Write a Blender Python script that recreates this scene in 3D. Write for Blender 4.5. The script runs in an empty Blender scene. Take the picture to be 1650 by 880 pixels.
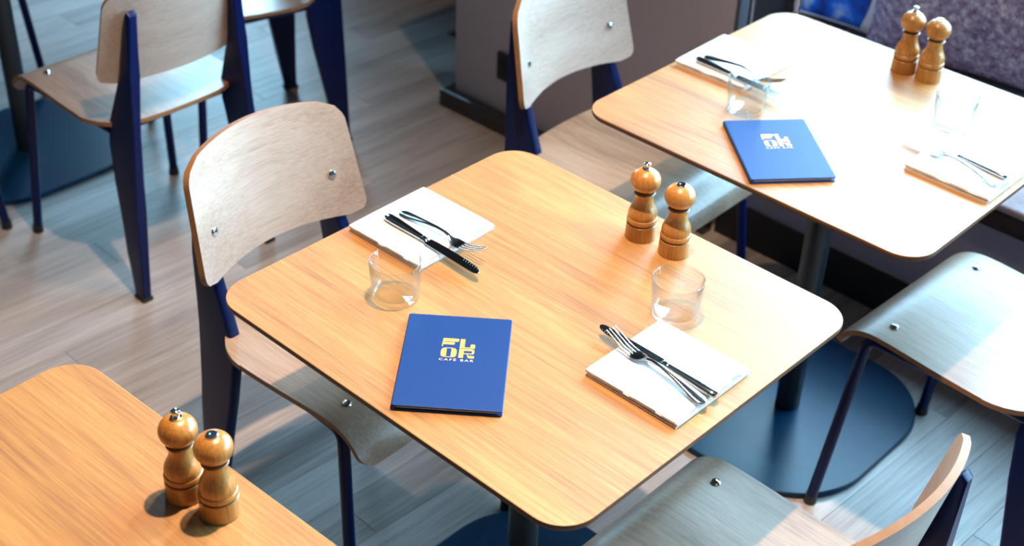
import bpy, bmesh, math, random
from mathutils import Vector, Matrix
random.seed(7)
S = bpy.context.scene
COL = S.collection
PI = math.pi

# ------------------------------------------------------------------ camera
cam_d = bpy.data.cameras.new('camera'); cam = bpy.data.objects.new('camera', cam_d); COL.objects.link(cam)
S.camera = cam
CY, CP, CR = 0.7368, 0.60751, 0.03941            # yaw, pitch down, roll
fw = Vector((math.cos(CY)*math.cos(CP), math.sin(CY)*math.cos(CP), -math.sin(CP)))
rt = Vector((math.sin(CY), -math.cos(CY), 0)); up = rt.cross(fw)
r2 = rt*math.cos(CR) + up*math.sin(CR); u2 = up*math.cos(CR) - rt*math.sin(CR)
m = Matrix((r2, u2, -fw)).transposed().to_4x4(); m.translation = Vector((-1.3851, -1.2053, 2.0865))
cam.matrix_world = m
cam_d.sensor_width = 36.0; cam_d.sensor_fit = 'HORIZONTAL'
cam_d.lens = 2298.6/1650*36.0
cam_d.clip_start = 0.05; cam_d.clip_end = 100
cam_d.dof.use_dof = True; cam_d.dof.focus_distance = 2.12; cam_d.dof.aperture_fstop = 4.5

# ------------------------------------------------------------------ light
W = bpy.data.worlds.new('World'); S.world = W; W.use_nodes = True
bg = W.node_tree.nodes['Background']
bg.inputs['Color'].default_value = (0.42, 0.75, 1.0, 1); bg.inputs['Strength'].default_value = 28.0     # bright overcast sky

def lamp(loc, power, size=0.035, color=(1.0, 0.75, 0.50), cone=110, aim=None):
    l = bpy.data.lights.new('ceiling_spotlight', 'SPOT'); l.energy = power; l.color = color
    l.shadow_soft_size = size; l.spot_size = math.radians(cone); l.spot_blend = 0.8
    o = bpy.data.objects.new('ceiling_spotlight', l); o.location = loc; COL.objects.link(o)
    if aim: o.rotation_euler = (Vector(aim)-Vector(loc)).to_track_quat('-Z', 'Y').to_euler()
    return o
lamp((0.0, -0.05, 3.2), 480, cone=80, aim=(-0.40, 0.08, 0.4))
lamp((0.80, 0.35, 3.2), 95)

# sky light portals in the window openings
def portal(y0, y1, z0, z1, x):
    l = bpy.data.lights.new('window_portal', 'AREA'); l.shape = 'RECTANGLE'; l.size = z1-z0; l.size_y = y1-y0
    l.cycles.is_portal = True
    o = bpy.data.objects.new('window_portal', l); o.location = (x, (y0+y1)/2, (z0+z1)/2)
    o.rotation_euler = (0, PI/2, 0); COL.objects.link(o)
    return o

S.cycles.transparent_max_bounces = 32
vs = S.view_settings
vs.view_transform = 'Standard'; vs.look = 'None'; vs.gamma = 1.0; vs.use_curve_mapping = False; vs.exposure = -0.28

# ------------------------------------------------------------------ materials
def new_mat(name):
    mt = bpy.data.materials.new(name); mt.use_nodes = True
    nt = mt.node_tree; return mt, nt, nt.nodes['Principled BSDF']
def plain(name, col, rough=0.5, metal=0.0, coat=0.0, spec=0.5, noise=0.0, nscale=40, bump=0.0):
    mt, nt, b = new_mat(name)
    b.inputs['Base Color'].default_value = (*col, 1); b.inputs['Roughness'].default_value = rough
    b.inputs['Metallic'].default_value = metal; b.inputs['Coat Weight'].default_value = coat
    b.inputs['Coat Roughness'].default_value = 0.15
    b.inputs['Specular IOR Level'].default_value = spec
    if noise or bump:
        tc = nt.nodes.new('ShaderNodeTexCoord'); nz = nt.nodes.new('ShaderNodeTexNoise')
        nz.inputs['Scale'].default_value = nscale; nz.inputs['Detail'].default_value = 4
        nt.links.new(tc.outputs['Object'], nz.inputs['Vector'])
        if noise:
            hs = nt.nodes.new('ShaderNodeMixRGB'); hs.blend_type = 'MIX'
            hs.inputs[1].default_value = (*[c*(1-noise) for c in col], 1); hs.inputs[2].default_value = (*[min(1, c*(1+noise)) for c in col], 1)
            nt.links.new(nz.outputs['Fac'], hs.inputs[0]); nt.links.new(hs.outputs[0], b.inputs['Base Color'])
        if bump:
            bp = nt.nodes.new('ShaderNodeBump'); bp.inputs['Strength'].default_value = bump; bp.inputs['Distance'].default_value = 0.002
            nt.links.new(nz.outputs['Fac'], bp.inputs['Height']); nt.links.new(bp.outputs['Normal'], b.inputs['Normal'])
    return mt
def wood(name, dark, mid, light, axis='y', rough=0.4, coat=0.0, fine=1.0, per_object=0.0, bump=0.08, rings=1.0, edge=None):
    """grain runs along `axis` of the object"""
    mt, nt, b = new_mat(name); N = nt.nodes.new; L = nt.links.new
    tc = N('ShaderNodeTexCoord'); oi = N('ShaderNodeObjectInfo')
    add = N('ShaderNodeVectorMath'); add.operation = 'ADD'
    mul = N('ShaderNodeVectorMath'); mul.operation = 'SCALE'; mul.inputs[0].default_value = (7.3, 5.1, 3.7)
    L(oi.outputs['Random'], mul.inputs['Scale']); L(tc.outputs['Object'], add.inputs[0]); L(mul.outputs[0], add.inputs[1])
    def stretched(across, along):
        mp = N('ShaderNodeMapping'); sc = [across]*3; sc['xyz'.index(axis)] = along
        mp.inputs['Scale'].default_value = sc; L(add.outputs[0], mp.inputs['Vector']); return mp
    n1 = N('ShaderNodeTexNoise'); n1.inputs['Scale'].default_value = 1; n1.inputs['Detail'].default_value = 3; n1.inputs['Distortion'].default_value = 0.8*rings
    L(stretched(9*fine, 1.1*fine).outputs[0], n1.inputs['Vector'])
    n2 = N('ShaderNodeTexNoise'); n2.inputs['Scale'].default_value = 1; n2.inputs['Detail'].default_value = 5; n2.inputs['Roughness'].default_value = 0.65
    L(stretched(150*fine, 5*fine).outputs[0], n2.inputs['Vector'])
    n3 = N('ShaderNodeTexNoise'); n3.inputs['Scale'].default_value = 1; n3.inputs['Detail'].default_value = 2
    L(stretched(420*fine, 9*fine).outputs[0], n3.inputs['Vector'])
    m1 = N('ShaderNodeMath'); m1.operation = 'MULTIPLY_ADD'; m1.inputs[1].default_value = 0.42
    m2 = N('ShaderNodeMath'); m2.operation = 'MULTIPLY'; m2.inputs[1].default_value = 0.43
    m3 = N('ShaderNodeMath'); m3.operation = 'MULTIPLY_ADD'; m3.inputs[1].default_value = 0.22
    L(n2.outputs['Fac'], m2.inputs[0]); L(n1.outputs['Fac'], m1.inputs[0]); L(m2.outputs[0], m1.inputs[2])
    L(n3.outputs['Fac'], m3.inputs[0]); L(m1.outputs[0], m3.inputs[2])
    rp = N('ShaderNodeValToRGB'); cr = rp.color_ramp
    cr.elements[0].position = 0.40; cr.elements[0].color = (*dark, 1)
    cr.elements[1].position = 0.67; cr.elements[1].color = (*light, 1)
    e = cr.elements.new(0.53); e.color = (*mid, 1)
    L(m3.outputs[0], rp.inputs[0]); out = rp.outputs[0]
    if per_object:
        hv = N('ShaderNodeHueSaturation'); mr = N('ShaderNodeMapRange')
        mr.inputs['To Min'].default_value = 1-per_object; mr.inputs['To Max'].default_value = 1+per_object
        L(oi.outputs['Random'], mr.inputs['Value']); L(mr.outputs[0], hv.inputs['Value']); L(out, hv.inputs['Color']); out = hv.outputs[0]
    L(out, b.inputs['Base Color'])
    b.inputs['Roughness'].default_value = rough; b.inputs['Coat Weight'].default_value = coat; b.inputs['Coat Roughness'].default_value = rough*0.85
    if bump:
        bp = N('ShaderNodeBump'); bp.inputs['Strength'].default_value = bump; bp.inputs['Distance'].default_value = 0.001
        L(n2.outputs['Fac'], bp.inputs['Height']); L(bp.outputs['Normal'], b.inputs['Normal'])
    return mt
def fabric(name, c1, c2, c3, scale=9, weave=260, rough=0.9):
    mt, nt, b = new_mat(name); N = nt.nodes.new; L = nt.links.new
    tc = N('ShaderNodeTexCoord'); n1 = N('ShaderNodeTexNoise'); n1.inputs['Scale'].default_value = scale; n1.inputs['Detail'].default_value = 8; n1.inputs['Roughness'].default_value = 0.75
    L(tc.outputs['Object'], n1.inputs['Vector'])
    rp = N('ShaderNodeValToRGB'); cr = rp.color_ramp
    cr.elements[0].position = 0.35; cr.elements[0].color = (*c1, 1); cr.elements[1].position = 0.66; cr.elements[1].color = (*c3, 1)
    e = cr.elements.new(0.5); e.color = (*c2, 1)
    L(n1.outputs['Fac'], rp.inputs[0]); L(rp.outputs[0], b.inputs['Base Color'])
    n2 = N('ShaderNodeTexNoise'); n2.inputs['Scale'].default_value = weave; L(tc.outputs['Object'], n2.inputs['Vector'])
    bp = N('ShaderNodeBump'); bp.inputs['Strength'].default_value = 0.5; bp.inputs['Distance'].default_value = 0.003
    L(n2.outputs['Fac'], bp.inputs['Height']); L(bp.outputs['Normal'], b.inputs['Normal'])
    b.inputs['Roughness'].default_value = rough
    return mt
def clear_glass(name, tint=(0.97, 0.99, 1.0), ior=1.5, rough=0.02):
    mt = bpy.data.materials.new(name); mt.use_nodes = True; nt = mt.node_tree; nt.nodes.clear()
    N = nt.nodes.new; L = nt.links.new
    o = N('ShaderNodeOutputMaterial'); mx = N('ShaderNodeMixShader'); lw = N('ShaderNodeLayerWeight'); lw.inputs['Blend'].default_value = 0.5
    pw = N('ShaderNodeMath'); pw.operation = 'POWER'; pw.inputs[1].default_value = 3.2
    fr = N('ShaderNodeMath'); fr.operation = 'MULTIPLY_ADD'; fr.inputs[1].default_value = 0.8; fr.inputs[2].default_value = ((ior-1)/(ior+1))**2
    L(lw.outputs['Facing'], pw.inputs[0]); L(pw.outputs[0], fr.inputs[0])
    t = N('ShaderNodeBsdfTransparent'); mc = N('ShaderNodeMixRGB'); mc.inputs[1].default_value = (*tint, 1); mc.inputs[2].default_value = (0.72, 0.82, 0.86, 1); L(pw.outputs[0], mc.inputs[0]); L(mc.outputs[0], t.inputs[0]); g = N('ShaderNodeBsdfGlossy'); g.inputs['Roughness'].default_value = rough
    L(fr.outputs[0], mx.inputs[0]); L(t.outputs[0], mx.inputs[1]); L(g.outputs[0], mx.inputs[2]); L(mx.outputs[0], o.inputs[0])
    return mt

M = {}
M['table_oak'] = wood('table_oak', (0.29, 0.112, 0.026), (0.46, 0.200, 0.048), (0.60, 0.295, 0.082), 'y', rough=0.58, coat=1.0, rings=1.2, fine=1.15)
M['edge_ply'] = plain('edge_ply', (0.16, 0.075, 0.035), 0.5, noise=0.2)
M['chair_oak'] = wood('chair_oak', (0.40, 0.28, 0.22), (0.53, 0.40, 0.33), (0.62, 0.50, 0.43), 'x', rough=0.4, coat=0.15, fine=1.5, rings=0.4)
M['seat_oak'] = wood('seat_oak', (0.22, 0.118, 0.07), (0.36, 0.212, 0.135), (0.47, 0.30, 0.205), 'y', rough=0.40, coat=0.8, fine=1.2)
M['ply_edge'] = plain('ply_edge', (0.33, 0.15, 0.06), 0.55, noise=0.25, nscale=60)
M['navy_steel'] = plain('navy_steel', (0.0010, 0.008, 0.070), 0.34, 0.0, 0.0, spec=0.25)
M['black_steel'] = plain('black_steel', (0.012, 0.016, 0.022), 0.38, 0.0, 0.3)
M['base_steel'] = plain('base_steel', (0.0015, 0.028, 0.070), 0.30, 0.0, 0.0, spec=0.28, noise=0.2, nscale=30)
M['black_plastic'] = plain('black_plastic', (0.012, 0.012, 0.014), 0.5)
M['chrome'] = plain('chrome', (0.75, 0.76, 0.78), 0.12, 1.0)
M['cutlery'] = plain('cutlery_steel', (0.62, 0.63, 0.65), 0.13, 1.0)
M['mill_wood'] = wood('mill_wood', (0.33, 0.115, 0.022), (0.52, 0.215, 0.045), (0.64, 0.31, 0.085), 'z', rough=0.3, coat=0.4, fine=1.6)
M['groove'] = plain('groove_wood', (0.10, 0.035, 0.012), 0.5)
M['napkin'] = plain('white_paper', (0.82, 0.81, 0.83), 0.85, bump=0.15, nscale=300)
M['menu_blue'] = plain('menu_blue_cloth', (0.002, 0.040, 0.20), 0.5, spec=0.35, noise=0.06, nscale=300, bump=0.12)
M['menu_gold'] = plain('menu_gold_print', (0.85, 0.47, 0.10), 0.5)
M['menu_small'] = plain('menu_pale_print', (0.72, 0.50, 0.42), 0.5)
M['paper'] = plain('paper', (0.75, 0.74, 0.72), 0.8)
M['glass'] = clear_glass('tumbler_glass')
M['window_glass'] = clear_glass('window_glass', (0.97, 0.99, 0.99), 1.45, 0.0)
M['wall_grey'] = plain('wall_grey_paint', (0.60, 0.51, 0.535), 0.7, noise=0.05, nscale=6)
M['wall_dark'] = plain('wall_dark_paint', (0.075, 0.07, 0.07), 0.8, noise=0.04, nscale=5)  # room walls darkened, like the ceiling, to cut bounced light
M['ceiling'] = plain('ceiling_paint', (0.075, 0.07, 0.07), 0.9, noise=0.04, nscale=5)
M['dark_trim'] = plain('dark_trim', (0.022, 0.020, 0.024), 0.28, 0, 0.3)
M['frame'] = plain('window_frame_metal', (0.02, 0.022, 0.026), 0.35)
M['kick'] = plain('bench_kick_board', (0.006, 0.006, 0.008), 0.6)
M['bench_panel'] = plain('bench_panel_paint', (0.34, 0.31, 0.40), 0.6, noise=0.05, nscale=8)
M['bench_front'] = fabric('bench_maroon_leather', (0.02, 0.008, 0.012), (0.03, 0.012, 0.016), (0.045, 0.018, 0.022), 14, 200, 0.6)
M['bench_seat'] = fabric('bench_seat_leather', (0.32, 0.22, 0.24), (0.40, 0.29, 0.31), (0.46, 0.34, 0.36), 14, 200, 0.6)
M['dark_green'] = plain('dark_green_paint', (0.005, 0.022, 0.016), 0.4)
M['purple'] = fabric('purple_melange_lit', (0.13, 0.075, 0.17), (0.38, 0.32, 0.53), (0.88, 0.92, 1.0), 55, 300)  # speckle colours paled to stand in for window light on the cushion
M['blue_dye'] = fabric('blue_tie_dye', (0.005, 0.04, 0.35), (0.01, 0.16, 0.85), (0.55, 0.75, 0.98), 9, 280)
M['white_cloth'] = fabric('white_cloth', (0.6, 0.62, 0.68), (0.7, 0.72, 0.76), (0.8, 0.8, 0.82), 10, 280)
M['red_cloth'] = fabric('red_cloth', (0.35, 0.03, 0.03), (0.5, 0.06, 0.05), (0.6, 0.12, 0.1), 10, 280)
M['floor_oak'] = wood('floor_oak', (0.27, 0.212, 0.195), (0.39, 0.325, 0.305), (0.50, 0.432, 0.41), 'x', rough=0.42, fine=0.8, per_object=0.22, rings=2.2, bump=0.05)
M['subfloor'] = plain('subfloor', (0.06, 0.045, 0.035), 0.8)

# ------------------------------------------------------------------ mesh helpers
def obj(name, bm, mat, parent=None, smooth=35, loc=None, mats=None):
    """one bmesh -> one mesh object, shaded smooth except at edges sharper than `smooth` degrees"""
    bmesh.ops.recalc_face_normals(bm, faces=bm.faces)
    if smooth:
        for f in bm.faces: f.smooth = len(f.verts) <= 4
        a = math.radians(smooth)
        for e in bm.edges:
            if len(e.link_faces) == 2 and (e.calc_face_angle(0) > a or any(len(f.verts) > 4 for f in e.link_faces)): e.smooth = False
    me = bpy.data.meshes.new(name); bm.to_mesh(me); bm.free()
    for mm in (mats or [mat]): me.materials.append(M[mm] if isinstance(mm, str) else mm)
    o = bpy.data.objects.new(name, me); COL.objects.link(o)
    if parent: o.parent = parent
    if loc: o.location = loc
    return o
def box(bm, c, s, bev=0.0, seg=2, rot=None):
    mt = Matrix.Translation(c)
    if rot: mt = mt @ rot
    r = bmesh.ops.create_cube(bm, size=1.0, matrix=mt @ Matrix.Diagonal((*s, 1)))
    if bev:
        es = list({e for v in r['verts'] for e in v.link_edges})
        bmesh.ops.bevel(bm, geom=es, offset=bev, segments=seg, profile=0.5, affect='EDGES')
def prism(bm, outline, z0, z1, bev=0.0, bev_bottom=0.0, seg=3):
    """extrude an (x,y) outline from z0 to z1, rounding top/bottom rims"""
    vs_ = [bm.verts.new((x, y, z0)) for x, y in outline]; f = bm.faces.new(vs_)
    r = bmesh.ops.extrude_face_region(bm, geom=[f])
    tv = [g for g in r['geom'] if isinstance(g, bmesh.types.BMVert)]
    for v in tv: v.co.z = z1
    tset = set(tv); bset = set(vs_)
    if bev:
        es = [e for e in bm.edges if e.verts[0] in tset and e.verts[1] in tset]
        bmesh.ops.bevel(bm, geom=es, offset=bev, segments=seg, profile=0.5, affect='EDGES')
    if bev_bottom:
        es = [e for e in bm.edges if e.is_valid and e.verts[0] in bset and e.verts[1] in bset]
        bmesh.ops.bevel(bm, geom=es, offset=bev_bottom, segments=seg, profile=0.5, affect='EDGES')
def rrect(w, h, r, n=8):
    pts = []
    for cx, cy, a0 in ((w/2-r, h/2-r, 0), (-w/2+r, h/2-r, 90), (-w/2+r, -h/2+r, 180), (w/2-r, -h/2+r, 270)):
        for i in range(n+1):
            a = math.radians(a0 + 90*i/n); pts.append((cx+r*math.cos(a), cy+r*math.sin(a)))
    return pts
def lathe(bm, prof, n=40, c=(0, 0, 0), close=False):
    rings = []
    for r, z in prof:
        if r < 1e-6: rings.append([bm.verts.new((c[0], c[1], c[2]+z))])
        else: rings.append([bm.verts.new((c[0]+r*math.cos(2*PI*i/n), c[1]+r*math.sin(2*PI*i/n), c[2]+z)) for i in range(n)])
    pairs = list(zip(rings, rings[1:]))
    if close: pairs.append((rings[-1], rings[0]))
    for a, b in pairs:
        for i in range(n):
            j = (i+1) % n
            if len(a) == 1 and len(b) == 1: continue
            if len(a) == 1: bm.faces.new((a[0], b[i], b[j]))
            elif len(b) == 1: bm.faces.new((a[i], a[j], b[0]))
            else: bm.faces.new((a[i], a[j], b[j], b[i]))
def sweep(bm, path, secs, up=Vector((0, 0, 1)), n=14, sup=2.0):
    """loft ellipse sections (half_width, half_height) along a path; closed ends"""
    rings = []; P = [Vector(p) for p in path]
    for k, p in enumerate(P):
        t = (P[min(k+1, len(P)-1)] - P[max(k-1, 0)]).normalized()
        s = t.cross(up)
        if s.length < 1e-5: s = t.cross(Vector((0, 1, 0)))
        s.normalize(); u = s.cross(t).normalized()
        hw, hh = secs[k] if isinstance(secs, list) else secs
        ring = []
        for i in range(n):
            a = 2*PI*i/n; ca, sa = math.cos(a), math.sin(a)
            ring.append(bm.verts.new(p + s*hw*math.copysign(abs(ca)**(2/sup), ca) + u*hh*math.copysign(abs(sa)**(2/sup), sa)))
        rings.append(ring)
    for a, b in zip(rings, rings[1:]):
        for i in range(n): bm.faces.new((a[i], a[(i+1) % n], b[(i+1) % n], b[i]))
    bm.faces.new(rings[0][::-1]); bm.faces.new(rings[-1])
def arc_path(pts, r=0.03, n=6):
    """polyline with rounded corners"""
    P = [Vector(p) for p in pts]; out = [P[0]]
    for a, b, c in zip(P, P[1:], P[2:]):
        d1 = (a-b).normalized(); d2 = (c-b).normalized()
        rr = min(r, (a-b).length*0.45, (c-b).length*0.45)
        p1, p2 = b+d1*rr, b+d2*rr
        for i in range(n+1):
            t = i/n; out.append(p1*(1-t)**2 + b*2*t*(1-t) + p2*t*t)
    out.append(P[-1]); return out
def shell(bm, G, th, normal_side=1):
    """thicken a grid of points G[i][j] by `th` against its normal, with closed rims; rim faces get material 1"""
    ni, nj = len(G), len(G[0])
    top = [[bm.verts.new(p) for p in row] for row in G]; bot = []
    for i in range(ni):
        row = []
        for j in range(nj):
            du = G[min(i+1, ni-1)][j]-G[max(i-1, 0)][j]; dv = G[i][min(j+1, nj-1)]-G[i][max(j-1, 0)]
            nn = du.cross(dv)
            nn = nn.normalized() if nn.length > 1e-9 else Vector((0, 0, 1))
            row.append(bm.verts.new(G[i][j]-nn*th*normal_side))
        bot.append(row)
    for i in range(ni-1):
        for j in range(nj-1):
            bm.faces.new((top[i][j], top[i][j+1], top[i+1][j+1], top[i+1][j]))
            bm.faces.new((bot[i][j], bot[i+1][j], bot[i+1][j+1], bot[i][j+1]))
    rim = [(i, 0) for i in range(ni)] + [(ni-1, j) for j in range(1, nj)] + [(i, nj-1) for i in range(ni-2, -1, -1)] + [(0, j) for j in range(nj-2, 0, -1)]
    for a, b in zip(rim, rim[1:]+rim[:1]):
        f = bm.faces.new((top[a[0]][a[1]], bot[a[0]][a[1]], bot[b[0]][b[1]], top[b[0]][b[1]])); f.material_index = 1
def empty(name, loc=(0, 0, 0), rz=0.0):
    o = bpy.data.objects.new(name, None); o.empty_display_size = 0.1; COL.objects.link(o)
    o.location = loc; o.rotation_euler = (0, 0, rz); return o
def tag(o, label, cat, group=None):
    o['label'] = label; o['category'] = cat
    if group: o['group'] = group
    return o
def struct(o): o['kind'] = 'structure'; return o
def dup(root, loc, rz, label):
    r = root.copy(); COL.objects.link(r); r.location = loc; r.rotation_euler = (0, 0, rz); r['label'] = label
    for ch in list(root.children):
        c = ch.copy(); COL.objects.link(c); c.parent = r
        for g in list(ch.children):
            d = g.copy(); COL.objects.link(d); d.parent = c
    return r

# ------------------------------------------------------------------ the room
X0, X1, Y0, Y1, H = -4.5, 2.05, -6.0, 6.5, 3.4
bm = bmesh.new(); box(bm, ((X0+X1)/2, (Y0+Y1)/2, -0.06), (X1-X0+0.4, Y1-Y0+0.4, 0.1)); floor = struct(obj('floor', bm, 'subfloor', smooth=0))
bm = bmesh.new(); box(bm, ((X0+X1)/2, (Y0+Y1)/2, H+0.05), (X1-X0+0.4, Y1-Y0+0.4, 0.1)); struct(obj('ceiling', bm, 'ceiling', smooth=0))
bm = bmesh.new(); box(bm, (X0-0.1, (Y0+Y1)/2, H/2), (0.2, Y1-Y0, H)); struct(obj('wall_left', bm, 'wall_dark', smooth=0))
bm = bmesh.new(); box(bm, ((X0+X1)/2, Y0-0.1, H/2), (X1-X0+0.4, 0.2, H)); struct(obj('wall_front', bm, 'wall_dark', smooth=0))
bm = bmesh.new(); box(bm, ((X0+X1)/2, Y1+0.1, H/2), (X1-X0+0.4, 0.2, H)); struct(obj('wall_back', bm, 'wall_dark', smooth=0))
SILL, HEAD = 0.52, 2.75
bm = bmesh.new()
box(bm, (X1+0.1, (Y0+Y1)/2, SILL/2), (0.2, Y1-Y0, SILL)); box(bm, (X1+0.1, (Y0+Y1)/2, (HEAD+H)/2), (0.2, Y1-Y0, H-HEAD))
bays = [(-3.3, -1.3), (-1.2, 0.95), (3.2, 4.6)]          # window openings along the facade
gaps = [(Y0, -3.3)] + [(p[1], q[0]) for p, q in zip(bays, bays[1:])] + [(4.6, Y1)]
for a, b in gaps: box(bm, (X1+0.1, (a+b)/2, (SILL+HEAD)/2), (0.2, b-a, HEAD-SILL))
struct(obj('wall_right', bm, 'wall_dark', smooth=0))
for k, (a, b) in enumerate(bays):
    w = empty('window_%d' % (k+1), (X1+0.1, (a+b)/2, SILL)); struct(w)
    hw, hh = (b-a)/2, HEAD-SILL
    bm = bmesh.new()
    for y in (-hw+0.025, hw-0.025): box(bm, (0, y, hh/2), (0.07, 0.05, hh), 0.004)
    for z in (0.025, hh-0.025): box(bm, (0, 0, z), (0.07, 2*hw-0.1, 0.05), 0.004)
    obj('window_frame', bm, 'frame', w)
    bm = bmesh.new(); box(bm, (0, 0, hh/2), (0.05, 0.045, hh-0.1), 0.004); obj('mullion', bm, 'frame', w)
    for s in (-1, 1):
        bm = bmesh.new(); box(bm, (0, s*hw/2, hh/2), (0.006, hw-0.08, hh-0.1)); obj('pane', bm, 'window_glass', w, smooth=0)
    portal(a, b, SILL, HEAD, X1+0.02)

# floor planks
PW, PL, PR = 0.118, 1.25, math.radians(-2.4)
bm = bmesh.new(); box(bm, (0, 0, -0.006), (PL-0.0008, PW-0.0008, 0.012), 0.0005, 1); proto = None
rows = range(-16, 34)
for r in rows:
    off = ((r*0.41) % 1.0)*PL
    for k in range(-3, 5):
        lx, ly = k*PL+off, r*PW
        x = 0.6 + lx*math.cos(PR) - ly*math.sin(PR); y = 0.4 + lx*math.sin(PR) + ly*math.cos(PR)
        if x < -1.6 or x > 2.3 or y < -1.5 or y > 4.4: continue
        if proto is None:
            proto = obj('plank', bm, 'floor_oak', floor, smooth=0); o = proto
        else:
            o = proto.copy(); COL.objects.link(o)
        o.location = (x, y, 0); o.rotation_euler = (0, 0, PR)

# low pier with baseboard
PX, PY0, PY1, PH = 1.37, 0.59, 1.56, 0.98
bm = bmesh.new(); box(bm, ((PX+1.62)/2, (PY0+PY1)/2, PH/2), (1.62-PX, PY1-PY0, PH), 0.004); struct(obj('wall_pier', bm, 'wall_grey'))
bm = bmesh.new(); ol = [(PX-0.035, PY0-0.012), (PX-0.035, PY1+0.03), (1.62, PY1+0.03), (1.62, PY1), (PX, PY1), (PX, PY0-0.012)]
prism(bm, ol, 0.0, 0.056, 0.006); struct(obj('baseboard_pier', bm, 'dark_trim'))
# joinery on the pier's side towards the bench
t = struct(empty('trim_1', (0, 0, 0)))
bm = bmesh.new(); box(bm, (1.392, PY0-0.006, 0.70), (0.040, 0.012, 0.56), 0.002); obj('corner_strip', bm, plain('grey_strip', (0.10, 0.10, 0.12), 0.4), t)
bm = bmesh.new(); box(bm, (1.424, PY0-0.009, 0.70), (0.012, 0.018, 0.56), 0.004); obj('metal_bead', bm, plain('satin_bead', (0.45, 0.55, 0.62), 0.25, 1.0), t)
bm = bmesh.new(); box(bm, (1.53, PY0-0.006, 0.70), (0.18, 0.012, 0.56), 0.003); obj('side_board', bm, 'black_plastic', t)
bm = bmesh.new(); lathe(bm, [(0, 0.05), (0.012, 0.048), (0.015, 0.03), (0.010, 0.012), (0.012, 0), (0, 0)], 20); k = obj('knob', bm, 'chrome', t); k.location = (1.600, PY0-0.03, 0.575)
# wall socket
ws = tag(empty('wall_socket', (PX, 1.335, 0.205)), 'small black wall socket low on the grey pier behind the chair', 'socket')
bm = bmesh.new(); box(bm, (-0.006, 0, 0), (0.012, 0.085, 0.085), 0.003); obj('plate', bm, 'black_plastic', ws)
bm = bmesh.new(); box(bm, (-0.013, 0, 0), (0.006, 0.055, 0.055), 0.002); obj('insert', bm, 'kick', ws)

# ------------------------------------------------------------------ bench
BY0, BY1 = -2.6, PY0-0.02
bl, bc = BY1-BY0, (BY0+BY1)/2
bench = tag(empty('bench', (1.6, bc, 0)), 'long wall bench with pale seat and grey panelled base under the cushions', 'bench')
bm = bmesh.new(); box(bm, (-0.215, 0, 0.057), (0.02, bl, 0.114)); obj('kick_board', bm, 'kick', bench, smooth=0)
bm = bmesh.new(); box(bm, (0.06, 0, 0.235), (0.56, bl, 0.245), 0.003); obj('front_panel', bm, 'bench_panel', bench)
bm = bmesh.new(); box(bm, (0.055, 0, 0.3835), (0.58, bl, 0.050), 0.008); obj('seat_base', bm, 'bench_front', bench)
bm = bmesh.new(); box(bm, (0.055, 0, 0.419), (0.585, bl, 0.021), 0.009, 3); obj('seat_pad', bm, 'bench_seat', bench)
bm = bmesh.new(); box(bm, (0.402, 0.13, 0.64), (0.085, bl+0.26, 0.42), 0.02, 3); obj('backrest', bm, plain('bench_black_leather', (0.012, 0.012, 0.016), 0.5), bench)
bm = bmesh.new(); box(bm, (0.195, bl/2+0.13, 0.419), (0.33, 0.26, 0.021), 0.006, 2); obj('seat_return', bm, 'bench_seat', bench)
bm = bmesh.new(); box(bm, (0.195, bl/2+0.13, 0.204), (0.33, 0.26, 0.408), 0.003); obj('return_base', bm, 'bench_panel', bench)
bm = bmesh.new(); box(bm, (0.22, bl/2+0.272, 0.46), (0.38, 0.02, 0.90), 0.003); obj('end_board', bm, 'dark_green', bench)

def pillow(name, mat, w, h, d, loc, rot, label, piping=None):
    bm = bmesh.new(); n = 22
    def surf(s):
        g = []
        for i in range(n+1):
            row = []
            for j in range(n+1):
                u, v = 2*i/n-1, 2*j/n-1
                e = (1-u*u)*(1-v*v); pin = 1-0.07*(u*u)*(1-(v*v))-0.0
                x = w/2*u*(1-0.06*(1-u*u)*0-0.05*(1-abs(v)**2)*abs(u)**3*-1*0-0.06*(1-v*v)*abs(u)**4)
                z = h/2*v*(1-0.06*(1-u*u)*abs(v)**4)
                wob = 0.006*math.sin(5*u+3*v)+0.004*math.sin(9*v-4*u)
                row.append(bm.verts.new((x, s*(d/2*max(e, 0)**0.42 + wob*max(e, 0)), z)))
            g.append(row)
        return g
    A, B = surf(1), surf(-1)
    for g, fl in ((A, 0), (B, 1)):
        for i in range(n):
            for j in range(n):
                q = (g[i][j], g[i+1][j], g[i+1][j+1], g[i][j+1]); bm.faces.new(q[::-1] if fl else q)
    bmesh.ops.remove_doubles(bm, verts=bm.verts, dist=0.0004)
    p = empty(name, loc); p.rotation_euler = rot
    obj('cushion_cover', bm, mat, p, smooth=80)
    pts = []
    for a in range(0, 97):
        t_ = a/24.0; k = int(t_) % 4; f = t_-int(t_); u, v = [(-1+2*f, -1), (1, -1+2*f), (1-2*f, 1), (-1, 1-2*f)][k]
        pts.append(Vector((w/2*u*(1-0.06*(1-v*v)*abs(u)**4), 0, h/2*v*(1-0.06*(1-u*u)*abs(v)**4))))
    bm = bmesh.new(); sweep(bm, pts, (0.004, 0.004), up=Vector((0, 1, 0)), n=6); obj('piping', bm, piping or mat, p)
    return tag(p, label, 'cushion', 'cushions on the bench')
# cushions: local x = width, y = thickness, z = height ; they lean on the bench back (facing -x)
R90 = PI/2
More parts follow.
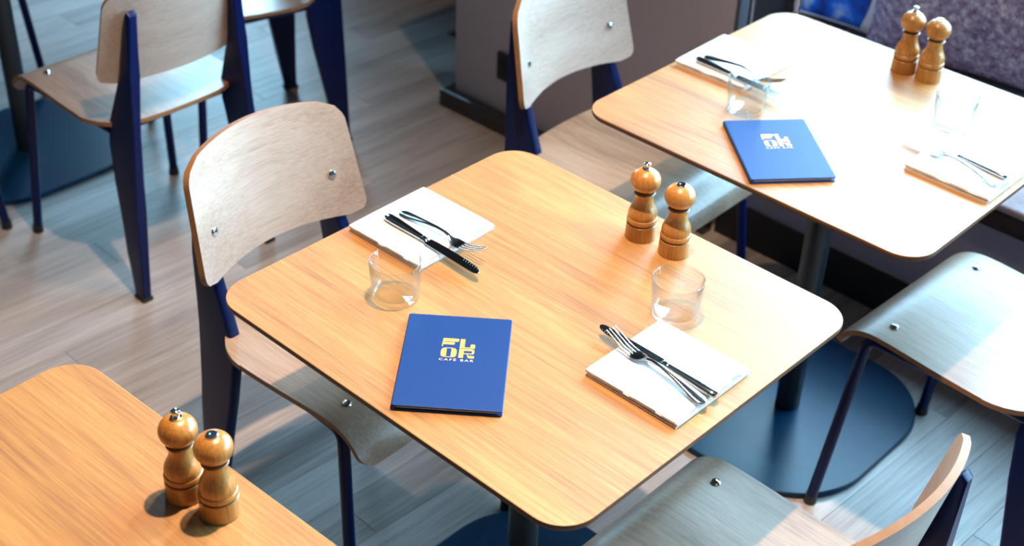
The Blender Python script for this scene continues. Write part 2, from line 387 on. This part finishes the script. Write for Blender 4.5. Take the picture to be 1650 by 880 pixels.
# printed cloth: mottled blue with a curved edge, then white, then a red band
mt, nt, b_ = new_mat('blue_white_red_print'); N = nt.nodes.new; L = nt.links.new
tc = N('ShaderNodeTexCoord'); sx = N('ShaderNodeSeparateXYZ'); L(tc.outputs['Object'], sx.inputs[0])
zz = N('ShaderNodeMath'); zz.operation = 'MULTIPLY'; L(sx.outputs['Z'], zz.inputs[0]); L(sx.outputs['Z'], zz.inputs[1])
fx = N('ShaderNodeMath'); fx.operation = 'MULTIPLY_ADD'; fx.inputs[1].default_value = 1.2; L(zz.outputs[0], fx.inputs[0]); L(sx.outputs['X'], fx.inputs[2])
mr = N('ShaderNodeMapRange'); mr.inputs['From Min'].default_value = -0.2; mr.inputs['From Max'].default_value = 0.2; L(fx.outputs[0], mr.inputs['Value'])
rp = N('ShaderNodeValToRGB'); rp.color_ramp.interpolation = 'CONSTANT'; L(mr.outputs[0], rp.inputs[0])
rp.color_ramp.elements[0].color = (0, 0, 0, 1); rp.color_ramp.elements[1].position = 0.62; rp.color_ramp.elements[1].color = (1, 1, 1, 1)
rr = N('ShaderNodeValToRGB'); rr.color_ramp.interpolation = 'CONSTANT'; L(mr.outputs[0], rr.inputs[0])
rr.color_ramp.elements[0].color = (0.75, 0.76, 0.80, 1); rr.color_ramp.elements[1].position = 0.72; rr.color_ramp.elements[1].color = (0.55, 0.06, 0.05, 1)
e = rr.color_ramp.elements.new(0.78); e.color = (0.75, 0.76, 0.80, 1)
nz = N('ShaderNodeTexNoise'); nz.inputs['Scale'].default_value = 11; nz.inputs['Detail'].default_value = 7; L(tc.outputs['Object'], nz.inputs['Vector'])
bl_r = N('ShaderNodeValToRGB'); L(nz.outputs['Fac'], bl_r.inputs[0])
bl_r.color_ramp.elements[0].position = 0.36; bl_r.color_ramp.elements[0].color = (0.004, 0.03, 0.30, 1); bl_r.color_ramp.elements[1].position = 0.70; bl_r.color_ramp.elements[1].color = (0.60, 0.80, 1.0, 1)
e = bl_r.color_ramp.elements.new(0.55); e.color = (0.01, 0.18, 0.85, 1)
mx = N('ShaderNodeMixRGB'); L(rp.outputs[0], mx.inputs[0]); L(bl_r.outputs[0], mx.inputs[1]); L(rr.outputs[0], mx.inputs[2]); L(mx.outputs[0], b_.inputs['Base Color'])
b_.inputs['Roughness'].default_value = 0.9; M['print'] = mt
pillow('cushion', 'purple', 0.52, 0.48, 0.14, (1.84, 0.215, 0.705), (math.radians(-9), math.radians(-5), -R90), 'purple speckled cushion, flecks paled for window light, behind the pair of far mills')
pillow('cushion', 'print', 0.38, 0.38, 0.07, (1.895, 0.525, 0.63), (math.radians(-6), 0, -R90), 'blue, white and red printed cushion at the far corner of the table', 'white_cloth')

# ------------------------------------------------------------------ tables
TZ, TW, TD = 0.75, 0.70, 0.755
def make_table(label):
    t = tag(empty('cafe_table'), label, 'table', 'cafe tables')
    bm = bmesh.new(); prism(bm, rrect(TW, TD, 0.058, 10), TZ-0.011, TZ, 0.0012, 0.003, 2)
    for f in bm.faces:
        c = f.calc_center_median()
        f.normal_update()
        if c.z < TZ-0.0008: f.material_index = 1
    obj('tabletop', bm, None, t, mats=['table_oak', 'edge_ply'], smooth=30)
    bm = bmesh.new(); lathe(bm, [(0, 0.014), (0.0275, 0.014), (0.0275, 0.70), (0.045, 0.722), (0.0, 0.722)], 32); obj('column', bm, 'black_steel', t)
    bm = bmesh.new(); box(bm, (0, 0, 0.7305), (0.40, 0.06, 0.017), 0.004); box(bm, (0, 0, 0.7305), (0.06, 0.40, 0.0165), 0.004); obj('top_bracket', bm, 'black_steel', t)
    bm = bmesh.new(); prism(bm, rrect(0.56, 0.50, 0.19, 14), 0.001, 0.014, 0.004); obj('base_plate', bm, 'base_steel', t)
    return t
T1 = make_table('warm oak cafe table in the middle with a royal blue menu on it')
T2 = dup(T1, (0.8984, 0.0075, 0), 0.0023, 'oak cafe table bleached by window light, beside the cushioned bench')
T3 = dup(T1, (-0.9223, 0.0027, 0), 0.0316, 'oak cafe table cut off at the lower left, holding only two mills')
TA = dup(T1, (0.28, 2.19, 0), 0.0, 'table with dark round base behind the chair at top left')

# ------------------------------------------------------------------ chairs   (local: +y forward, origin on the floor)
def lerp_prof(prof, s):
    for (a, pa), (b, pb) in zip(prof, prof[1:]):
        if s <= b:
            f = (s-a)/(b-a); return tuple(x+(y-x)*f for x, y in zip(pa, pb))
    return prof[-1][1]
def make_chair(label):
    c = tag(empty('dining_chair'), label, 'chair', 'plywood chairs with navy steel frames')
    # seat: (y, z) profile from the back edge to the front lip
    prof = [(-0.200, 0.4600), (-0.15, 0.4560), (-0.09, 0.4535), (-0.02, 0.4540), (0.05, 0.4580), (0.11, 0.4625), (0.145, 0.4630), (0.165, 0.4600), (0.183, 0.4530), (0.199, 0.4420), (0.212, 0.4280), (0.221, 0.4120), (0.226, 0.3960)]
    # smooth resample
    ys = []
    P = [Vector((0, y, z)) for y, z in prof]
    for k in range(len(P)-1):
        p0, p1, p2, p3 = P[max(k-1, 0)], P[k], P[k+1], P[min(k+2, len(P)-1)]
        for i in range(4):
            t = i/4; ys.append(0.5*((2*p1)+(p2-p0)*t+(2*p0-5*p1+4*p2-p3)*t*t+(3*p1-p0-3*p2+p3)*t**3))
    ys.append(P[-1])
    Ls = [0]
    for a, b in zip(ys, ys[1:]): Ls.append(Ls[-1]+(b-a).length)
    tot = Ls[-1]; G = []
    rb, rf, hw = 0.105, 0.035, 0.208
    ss = sorted(set([rb*(1-math.cos(PI/2*i/8)) for i in range(9)] + [rb+(tot-rb-rf)*i/26 for i in range(27)] + [tot-rf*(1-math.cos(PI/2*i/6)) for i in range(7)]))
    for s in ss:
        k = max(i for i in range(len(Ls)) if Ls[i] <= s+1e-9); k = min(k, len(ys)-2)
        f = (s-Ls[k])/(Ls[k+1]-Ls[k]); p = ys[k].lerp(ys[k+1], f)
        w = hw - 0.006*(s/tot)
        if s < rb: w = hw-rb+math.sqrt(max(0, rb*rb-(rb-s)**2))
        if s > tot-rf: w = w-rf+math.sqrt(max(0, rf*rf-(s-tot+rf)**2))
        row = []
        for j in range(17):
            u = -1+2*j/16; x = w*u
            bulge = -0.022*(1-(x/hw)**2)*max(0, 1-s/0.22)**1.5
            dish = 0.004*(abs(u)**2)*math.sin(min(1, s/tot*1.25)*PI)
            row.append(Vector((x, p.y+bulge, p.z+dish)))
        G.append(row)
    bm = bmesh.new(); shell(bm, G, 0.011, normal_side=-1); obj('seat', bm, None, c, mats=['seat_oak', 'ply_edge'])
    # backrest
    def ysurf(x, z): return -0.229 - 0.19*(z-0.55) + 1.34*x*x
    G = []; nv, nu = 22, 24; zb, zt = 0.566, 0.815
    for i in range(nv+1):
        v = i/nv; row = []
        for j in range(nu+1):
            u = -1+2*j/nu
            w = 0.199 - 0.018*v
            r0 = 0.035; d0 = v*(zt-zb)
            if d0 < r0: w -= r0-math.sqrt(max(0, r0*r0-(r0-d0)**2))
            r1 = 0.038; d1 = (1-v)*(zt-zb)
            if d1 < r1: w -= r1-math.sqrt(max(0, r1*r1-(r1-d1)**2))
            x = w*u
            z = zb + (zt-zb)*v + 0.008*(1-(x/0.2)**2)*(1-v) - 0.022*(x/0.2)**2*v
            row.append(Vector((x, ysurf(x, z), z)))
        G.append(row)
    bm = bmesh.new(); shell(bm, G, 0.012, normal_side=1); obj('backrest', bm, None, c, mats=['chair_oak', 'ply_edge'])
    # rear legs: folded-steel fins
    fr = [(0.0, -0.228), (0.12, -0.206), (0.30, -0.172), (0.40, -0.159), (0.45, -0.163), (0.60, -0.2250), (0.745, -0.2570)]
    rr_ = [(0.757, -0.266), (0.747, -0.276), (0.60, -0.270), (0.45, -0.263), (0.25, -0.261), (0.0, -0.262)]
    ol = [(y, z) for z, y in fr] + [(y, z) for z, y in rr_]
    for s in (-1, 1):
        bm = bmesh.new(); th = 0.013
        va = [bm.verts.new((s*0.172-th, y, z)) for y, z in ol]; f = bm.faces.new(va)
        r = bmesh.ops.extrude_face_region(bm, geom=[f])
        for g in r['geom']:
            if isinstance(g, bmesh.types.BMVert): g.co.x += 2*th
        es = [e for e in bm.edges if abs(e.verts[0].co.x-e.verts[1].co.x) < 1e-6]
        for v in bm.verts: v.co.x += s*(0.018-0.068*v.co.z)
        bmesh.ops.bevel(bm, geom=es, offset=0.006, segments=3, profile=0.5, affect='EDGES')
        bmesh.ops.triangulate(bm, faces=[f for f in bm.faces if len(f.verts) > 4])
        lg = obj('rear_leg', bm, 'navy_steel', c, smooth=40)
        bm = bmesh.new(); box(bm, (s*0.190, -0.245, 0.004), (0.03, 0.042, 0.012), 0.003); obj('foot_cap', bm, 'black_plastic', lg)
        pth = arc_path([(s*0.214, 0.196, 0.004), (s*0.186, 0.158, 0.4385), (s*0.180, 0.10, 0.4365), (s*0.166, -0.168, 0.4330)], 0.028)
        bm = bmesh.new(); sweep(bm, pth, (0.0115, 0.0115), up=Vector((1, 0, 0)), n=16); fl = obj('front_leg', bm, 'navy_steel', c)
        bm = bmesh.new(); lathe(bm, [(0, 0), (0.0135, 0), (0.014, 0.003), (0.013, 0.022), (0, 0.022)], 20, (s*0.2138, 0.1957, 0)); obj('foot_cap', bm, 'black_plastic', fl)
    bm = bmesh.new(); sweep(bm, [(-0.178, 0.085, 0.433), (0.178, 0.085, 0.433)], (0.010, 0.010), n=12); obj('crossbar', bm, 'navy_steel', c)
    bm = bmesh.new(); box(bm, (0, -0.175, 0.435), (0.33, 0.022, 0.022), 0.004); obj('crossbar', bm, 'navy_steel', c)
    dome = [(0.0, 0.0045), (0.004, 0.0040), (0.0075, 0.0025), (0.009, 0.0), (0.008, -0.001), (0, -0.001)]
    for s in (-1, 1):
        bm = bmesh.new(); lathe(bm, dome, 20); b = obj('bolt', bm, 'chrome', c); b.location = (s*0.15, 0.13, 0.4645)
        bm = bmesh.new(); lathe(bm, dome, 20); b = obj('bolt', bm, 'chrome', c)
        x, z = s*0.142, 0.6585
        n = Vector((-2.68*x, 1, 0.19)).normalized()
        b.location = Vector((x, ysurf(x, z), z)) + n*0.0005; b.rotation_euler = n.to_track_quat('Z', 'Y').to_euler()
    return c
CH = make_chair('chair facing the royal blue menu, backrest nearest the white napkin at left')
CH.location = (-0.009, 0.421, 0); CH.rotation_euler = (0, 0, PI+0.024)
dup(CH, (0.902, 0.490, 0), PI+0.027, 'chair with a whitish backrest in front of the grey pier')
dup(CH, (-0.003, -0.419, 0), 0.0, 'chair at the bottom edge, half out of the picture, its backrest seen edge-on')
dup(CH, (0.886, -0.406, 0), -0.04, 'chair at the right edge, seat and front leg visible, without visible backrest')
dup(CH, (0.294, 1.610, 0), 0.0, 'chair seen from behind at top left with navy fin legs')
dup(CH, (0.79, 1.87, 0), math.radians(75), 'chair at the top edge turned sideways, only its legs and seat rim visible')
dup(CH, (-0.165, 2.09, 0), -PI/2, 'chair at the left picture border with only one slim leg visible')
dup(CH, (0.30, 2.66, 0), PI, 'chair on the far side of the top left table, a dark leg visible')

# ------------------------------------------------------------------ mills
def make_mill(kind, label):
    c = tag(empty('pepper_mill' if kind == 'pepper' else 'salt_mill'), label, kind+' mill', 'wooden mills on the tables')
    prof = [(0.0, 0.0), (0.0262, 0.0), (0.0270, 0.001), (0.0266, 0.016), (0.0262, 0.0285), (0.0248, 0.0295)]
    bm = bmesh.new(); lathe(bm, prof + [(0.0, 0.0295)], 44); obj('base', bm, 'mill_wood', c)
    bm = bmesh.new(); lathe(bm, [(0, 0.029), (0.0242, 0.029), (0.0242, 0.0322), (0, 0.0322)], 44); obj('groove', bm, 'groove', c)
    body = [(0, 0.0315), (0.0246, 0.0315), (0.0262, 0.0335), (0.0264, 0.037), (0.0256, 0.0400), (0.0243, 0.0412), (0.0243, 0.0420), (0.0250, 0.046), (0.0244, 0.051), (0.0224, 0.057), (0.0190, 0.0635), (0.0164, 0.070), (0.0152, 0.076), (0.0153, 0.081), (0.0165, 0.0850), (0.0183, 0.0875), (0.0172, 0.0885), (0, 0.0885)]
    bm = bmesh.new(); lathe(bm, body, 44); obj('body', bm, 'mill_wood', c, smooth=28)
    bm = bmesh.new(); lathe(bm, [(0, 0.088), (0.0165, 0.088), (0.0165, 0.0908), (0, 0.0908)], 44); obj('groove', bm, 'groove', c)
    head = [(0, 0.0902)] + [(0.0258*math.cos(a)**0.9 if abs(a) < PI/2-0.01 else 0.0, 0.1108+0.0215*math.sin(a)) for a in [math.radians(-64+154*i/22) for i in range(23)]]
    bm = bmesh.new(); lathe(bm, head, 44); obj('head', bm, 'mill_wood', c, smooth=50)
    if kind == 'pepper':
        kp = [(0, 0.1305), (0.0075, 0.1305), (0.0075, 0.1335), (0.0048, 0.1345), (0.0042, 0.1365), (0.0058, 0.1380), (0.0064, 0.1405), (0.0058, 0.1430), (0.0035, 0.1445), (0, 0.1450)]
        bm = bmesh.new(); lathe(bm, kp, 28); obj('knob', bm, 'chrome', c)
    else:
        kp = [(0, 0.1300), (0.0085, 0.1300), (0.0085, 0.1330), (0.0072, 0.1340), (0.0030, 0.1338), (0.0024, 0.1330), (0, 0.1330)]
        bm = bmesh.new(); lathe(bm, kp, 28); obj('cap', bm, 'chrome', c)
    return c
P1 = make_mill('pepper', 'pepper mill with chrome knob on the middle table'); P1.location = (0.279, 0.011, TZ)
S1 = make_mill('salt', 'salt mill with flat chrome cap on the middle table'); S1.location = (0.281, -0.060, TZ)
dup(P1, (-0.646, 0.034, TZ), 0.8, 'pepper mill with chrome knob on the lower left table')
dup(S1, (-0.634, -0.025, TZ), 0.5, 'salt mill with flat chrome cap on the lower left table')
dup(P1, (1.176, 0.030, TZ), 1.4, 'pepper mill with round chrome knob on the far table by the cushions')
dup(S1, (1.180, -0.026, TZ), 2.2, 'salt mill without knob on the far table by the cushions')

# ------------------------------------------------------------------ tumblers
def make_glass(label):
    g = tag(empty('tumbler'), label, 'glass', 'clear tumblers')
    h, ro, rb, th = 0.070, 0.0420, 0.0375, 0.0022
    prof = [(0, 0.0), (rb-0.004, 0.0), (rb-0.001, 0.0012), (rb, 0.004), (rb+(ro-rb)*0.35, 0.024), (ro, h-0.001), (ro-th*0.5, h), (ro-th, h-0.001), (rb+(ro-rb)*0.35-th, 0.024), (rb-th-0.0005, 0.0095), (rb-0.007, 0.007), (0, 0.0065)]
    bm = bmesh.new(); lathe(bm, prof, 56); obj('glass_wall', bm, 'glass', g, smooth=60); return g
G1 = make_glass('clear tumbler by the upper napkin of the middle table'); G1.location = (-0.143, 0.170, TZ+0.0006)
dup(G1, (0.141, -0.172, TZ+0.0006), 0, 'clear tumbler below the two mills on the middle table')
dup(G1, (0.783, 0.154, TZ+0.0006), 0, 'clear tumbler above the menu on the far table')
dup(G1, (1.027, -0.166, TZ+0.0006), 0, 'clear tumbler near the right edge on the far table')

# ------------------------------------------------------------------ napkins
def make_napkin(label, w, d):
    n_ = tag(empty('napkin'), label, 'napkin', 'folded white napkins')
    z = 0.0002; ls = [(0.0046, 0.0, 0.0, 0.000, 0), (0.0046, 0.0015, -0.001, 0.006, 1), (0.0048, -0.0006, 0.0010, -0.003, 2)]
    for k, (th, dx, dy, rz, sd) in enumerate(ls):
        bm = bmesh.new(); nx = 14
        R = Matrix.Rotation(rz, 3, 'Z')
        G = []
        for i in range(nx+1):
            row = []
            for j in range(nx+1):
                u, v = -1+2*i/nx, -1+2*j/nx
                q = R @ Vector((w/2*u, d/2*v, 0)); e = (abs(u)**8+abs(v)**8)
                row.append(Vector((q.x+dx, q.y+dy, z+th*0.9 - 0.0007*min(1, e) + 0.0003*math.sin(4*u+sd)*math.cos(3*v-sd))))
            G.append(row)
        shell(bm, G, th*0.90)
        es = [e for e in bm.edges if any(f.material_index == 1 for f in e.link_faces) and any(f.material_index == 0 for f in e.link_faces)]
        bmesh.ops.bevel(bm, geom=es, offset=th*0.22, segments=2, profile=0.5, affect='EDGES')
        for f in bm.faces: f.material_index = 0
        obj('fold_layer', bm, 'napkin', n_, smooth=60)
        z += th*0.88
    return n_
N1 = make_napkin('folded white napkin under fork and knife, by the left chair of the middle table', 0.178, 0.170)
N1.location = (0.020, 0.281, TZ); N1.rotation_euler = (0, 0, 0.02)
N2 = dup(N1, (0.013, -0.259, TZ), 0.0, 'folded white napkin under fork and knife, by the lower right edge of the middle table')
N3 = dup(N1, (0.930, 0.292, TZ), 0.03, 'folded white napkin at the upper left of the far table')
N4 = dup(N1, (0.903, -0.272, TZ), 0.0, 'folded white napkin at the right of the far table')
NT = TZ + 0.0126

# ------------------------------------------------------------------ cutlery  (local: handle end at origin, tip towards +y)
def make_knife(label):
    k = tag(empty('table_knife'), label, 'knife', 'table knives')
    hp = [(0.000, 0.0045, 0.0035), (0.002, 0.0078, 0.0044), (0.010, 0.0095, 0.0048), (0.025, 0.0093, 0.0047), (0.055, 0.0078, 0.0043), (0.085, 0.0062, 0.0040), (0.092, 0.0060, 0.0040)]
    bm = bmesh.new(); sweep(bm, [(0, y, 0.0052) for y, a, b in hp], [(a, b) for y, a, b in hp], n=20, sup=2.6); obj('handle', bm, 'cutlery', k, smooth=50)
    bp = [(0.0915, 0.0052, 0.0038), (0.0945, 0.0068, 0.0046), (0.0975, 0.0052, 0.0036), (0.100, 0.0064, 0.0040), (0.103, 0.0058, 0.0028), (0.106, 0.0075, 0.0014)]
    bm = bmesh.new(); sweep(bm, [(0, y, 0.0052) for y, a, b in bp], [(a, b) for y, a, b in bp], n=20); obj('bolster', bm, 'cutlery', k, smooth=50)
    ol = [(-0.0075, 0.105)] + [(-0.0082-0.0020*math.sin(PI*i/12*0.8), 0.108+0.095*i/12) for i in range(13)]
    ol += [(-0.0085, 0.212), (-0.0062, 0.221), (-0.0025, 0.2275), (0.0015, 0.2300), (0.0050, 0.2290), (0.0078, 0.2240), (0.0085, 0.2150), (0.0085, 0.108), (0.0075, 0.105)]
    bm = bmesh.new(); prism(bm, ol, 0.0044, 0.0060, 0.0005, 0.0005, 1)
    bl_ = obj('blade', bm, 'cutlery', k, smooth=30)
    bm = bmesh.new()
    for i in range(7):
        y = 0.186+i*0.0055; box(bm, (-0.0068+0.0002*i, y, 0.0060), (0.0055, 0.0010, 0.0006), rot=Matrix.Rotation(0.5, 4, 'Z'))
    obj('serration', bm, 'black_steel', bl_, smooth=0)
    return k
def make_fork(label):
    k = tag(empty('table_fork'), label, 'fork', 'table forks')
    hp = [(0.000, 0.0030, 0.0012, 0.0016), (0.002, 0.0068, 0.0014, 0.0017), (0.008, 0.0098, 0.0016, 0.0020), (0.020, 0.0100, 0.0018, 0.0030), (0.040, 0.0078, 0.0018, 0.0060), (0.065, 0.0050, 0.0019, 0.0095), (0.090, 0.0034, 0.0020, 0.0118), (0.108, 0.0030, 0.0021, 0.0112), (0.118, 0.0036, 0.0018, 0.0090), (0.124, 0.0062, 0.0013, 0.0068), (0.130, 0.0098, 0.0009, 0.0047), (0.137, 0.0115, 0.0008, 0.0031), (0.145, 0.0119, 0.0008, 0.0026), (0.1485, 0.0118, 0.0008, 0.0028)]
    sp = [q for q in hp if q[0] <= 0.1181]; hd = [q for q in hp if q[0] >= 0.1179]
    bm = bmesh.new(); sweep(bm, [(0, y, z) for y, a, b, z in sp], [(a, b) for y, a, b, z in sp], n=18, sup=2.4); obj('handle', bm, 'cutlery', k, smooth=60)
    bm = bmesh.new(); sweep(bm, [(0, y, z) for y, a, b, z in hd], [(a, b) for y, a, b, z in hd], n=24, sup=3.0); obj('head', bm, 'cutlery', k, smooth=60)
    for i in range(4):
        x0 = -0.0097+0.00647*i
        tp = [(0.146, 0.0017, 0.0026), (0.156, 0.0015, 0.0040), (0.168, 0.0014, 0.0075), (0.180, 0.0013, 0.0120), (0.192, 0.0011, 0.0170), (0.199, 0.0006, 0.0197)]
        bm = bmesh.new(); sweep(bm, [(x0*(1-0.06*(y-0.146)/0.05), y, z) for y, a, z in tp], [(a, min(a, 0.0009)) for y, a, z in tp], n=8, sup=3); obj('tine', bm, 'cutlery', k, smooth=60)
    return k
def lay(o, a, b, z):
    o.location = (a[0], a[1], z); o.rotation_euler = (0, 0, math.atan2(b[1]-a[1], b[0]-a[0])-PI/2)
K1 = make_knife('steel knife on the upper napkin of the middle table'); lay(K1, (-0.011, 0.336), (-0.018, 0.106), NT)
F1 = make_fork('steel fork on the upper napkin of the middle table'); lay(F1, (0.019, 0.333), (0.020, 0.139), NT)
places = [((0.010, -0.352), (0.014, -0.122), (-0.017, -0.350), (0.004, -0.150), 'lower napkin of the middle table'),
          ((0.868, 0.342), (0.853, 0.112), (0.889, 0.337), (0.889, 0.140), 'upper left napkin of the far table'),
          ((0.899, -0.350), (0.913, -0.120), (0.860, -0.352), (0.889, -0.150), 'right napkin of the far table')]
for ka, kb, fa, fb, where in places:
    k = dup(K1, (0, 0, 0), 0, 'steel knife on the '+where); lay(k, ka, kb, NT)
    f = dup(F1, (0, 0, 0), 0, 'steel fork on the '+where); lay(f, fa, fb, NT+0.0035)

# ------------------------------------------------------------------ menus  (local: x right, y up the cover)
def rounded_rect_poly(u0, v0, u1, v1, r, n=4, corners='1111'):
    pts = []
    for (cx, cy, a0), on in zip(((u1-r, v0+r, -90), (u1-r, v1-r, 0), (u0+r, v1-r, 90), (u0+r, v0+r, 180)), corners):
        if on == '1':
            for i in range(n+1):
                a = math.radians(a0+90*i/n); pts.append((cx+r*math.cos(a), cy+r*math.sin(a)))
        else:
            pts.append({-90: (u1, v0), 0: (u1, v1), 90: (u0, v1), 180: (u0, v0)}[a0])
    return pts
LOGO = {
 'letter_f': [[(0.04, 0.0), (0.47, 0.0), (0.505, 0.035), (0.50, 0.12), (0.46, 0.165), (0.04, 0.165)], [(0.03, 0.20), (0.35, 0.20), (0.385, 0.235), (0.385, 0.29), (0.35, 0.33), (0.02, 0.33)], [(0.02, 0.01), (0.05, 0.0), (0.035, 0.44), (0.0, 0.44)]],
 'letter_l': [[(0.545, 0.0), (0.685, 0.0), (0.685, 0.43), (0.545, 0.43)], [(0.545, 0.43), (1.0, 0.43), (1.0, 0.475), (0.545, 0.475)], [(0.86, 0.30), (0.885, 0.26), (0.975, 0.26), (1.0, 0.29), (1.0, 0.43), (0.86, 0.43)]],
 'letter_o': [[(0.06, 0.53), (0.17, 0.50), (0.17, 1.0), (0.06, 0.985), (0.015, 0.93), (0.0, 0.75), (0.015, 0.60)], [(0.42, 0.53), (0.31, 0.50), (0.31, 1.0), (0.42, 0.985), (0.465, 0.93), (0.48, 0.75), (0.465, 0.60)], [(0.17, 0.50), (0.31, 0.50), (0.31, 0.53), (0.17, 0.53)], [(0.17, 0.97), (0.31, 0.97), (0.31, 1.0), (0.17, 1.0)]],
 'letter_r': [[(0.545, 0.51), (0.685, 0.51), (0.685, 1.0), (0.545, 1.0)], [(0.685, 0.51), (0.93, 0.51), (0.985, 0.55), (1.0, 0.62), (0.685, 0.62)], [(0.93, 0.62), (1.0, 0.62), (1.0, 0.72), (0.975, 0.78), (0.93, 0.78)], [(0.685, 0.745), (0.93, 0.745), (0.93, 0.79), (0.685, 0.79)], [(0.78, 0.79), (0.86, 0.87), (1.0, 0.87), (1.02, 0.92), (1.0, 1.0), (0.86, 1.0), (0.82, 0.96)]],
}
def text_mesh(name, body, size, parent, mat, loc, width=None):
    cu = bpy.data.curves.new(name, 'FONT'); cu.body = body; cu.size = size; cu.align_x = 'CENTER'; cu.space_character = 1.35; cu.extrude = 0.00005; cu.offset = 0.0001
    to = bpy.data.objects.new(name+'_tmp', cu); COL.objects.link(to)
    me = bpy.data.meshes.new_from_object(to.evaluated_get(bpy.context.evaluated_depsgraph_get()))
    bpy.data.objects.remove(to); me.materials.clear(); me.materials.append(M[mat])
    o = bpy.data.objects.new(name, me); COL.objects.link(o); o.parent = parent; o.location = loc
    if width:
        xs = [v.co.x for v in me.vertices]; s = width/(max(xs)-min(xs))
        for v in me.vertices: v.co.x *= s
    return o
def make_menu(label):
    mn = tag(empty('menu'), label, 'menu', 'blue menus')
    w, h, t = 0.160, 0.222, 0.0026
    bm = bmesh.new(); prism(bm, rounded_rect_poly(-w/2, -h/2, w/2, h/2, 0.004), 0.0004, t, 0.0009, 0.0009, 2); obj('back_cover', bm, 'menu_blue', mn)
    bm = bmesh.new(); box(bm, (0.000, 0, 0.0051), (w-0.012, h-0.008, 0.0046)); obj('pages', bm, 'paper', mn, smooth=0)
    bm = bmesh.new(); prism(bm, rounded_rect_poly(-w/2, -h/2, w/2, h/2, 0.004), 0.0076, 0.0104, 0.0009, 0.0009, 2); fc = obj('front_cover', bm, 'menu_blue', mn)
    bm = bmesh.new(); sweep(bm, [(-w/2+0.0022, -h/2+0.0006, 0.0053), (-w/2+0.0022, h/2-0.0006, 0.0053)], (0.0036, 0.0047), n=18, sup=2.6); obj('spine', bm, 'menu_blue', mn)
    lw, lh, cx, cy = 0.0505, 0.046, 0.003, 0.030
    for nm, polys in LOGO.items():
        bm = bmesh.new()
        for pl in polys:
            vsx = [bm.verts.new((cx+(u-0.5)*lw, cy+(0.5-v)*lh, 0.01047)) for u, v in pl]; f = bm.faces.new(vsx)
        me_o = obj(nm, bm, 'menu_gold', mn, smooth=0)
    text_mesh('lettering', 'CAFÉ BAR', 0.0072, mn, 'menu_small', (cx-0.0005, cy-lh/2-0.0085, 0.0105), 0.052)
    return mn
MN = make_menu('royal blue menu with gold lettering at the front of the middle table')
MN.location = (-0.2005, -0.021, TZ); MN.rotation_euler = (0, 0, math.radians(-50.2))
dup(MN, (0.690, 0.012, TZ), math.radians(-40.5), 'blue menu lying on the far table beside the cushioned bench')
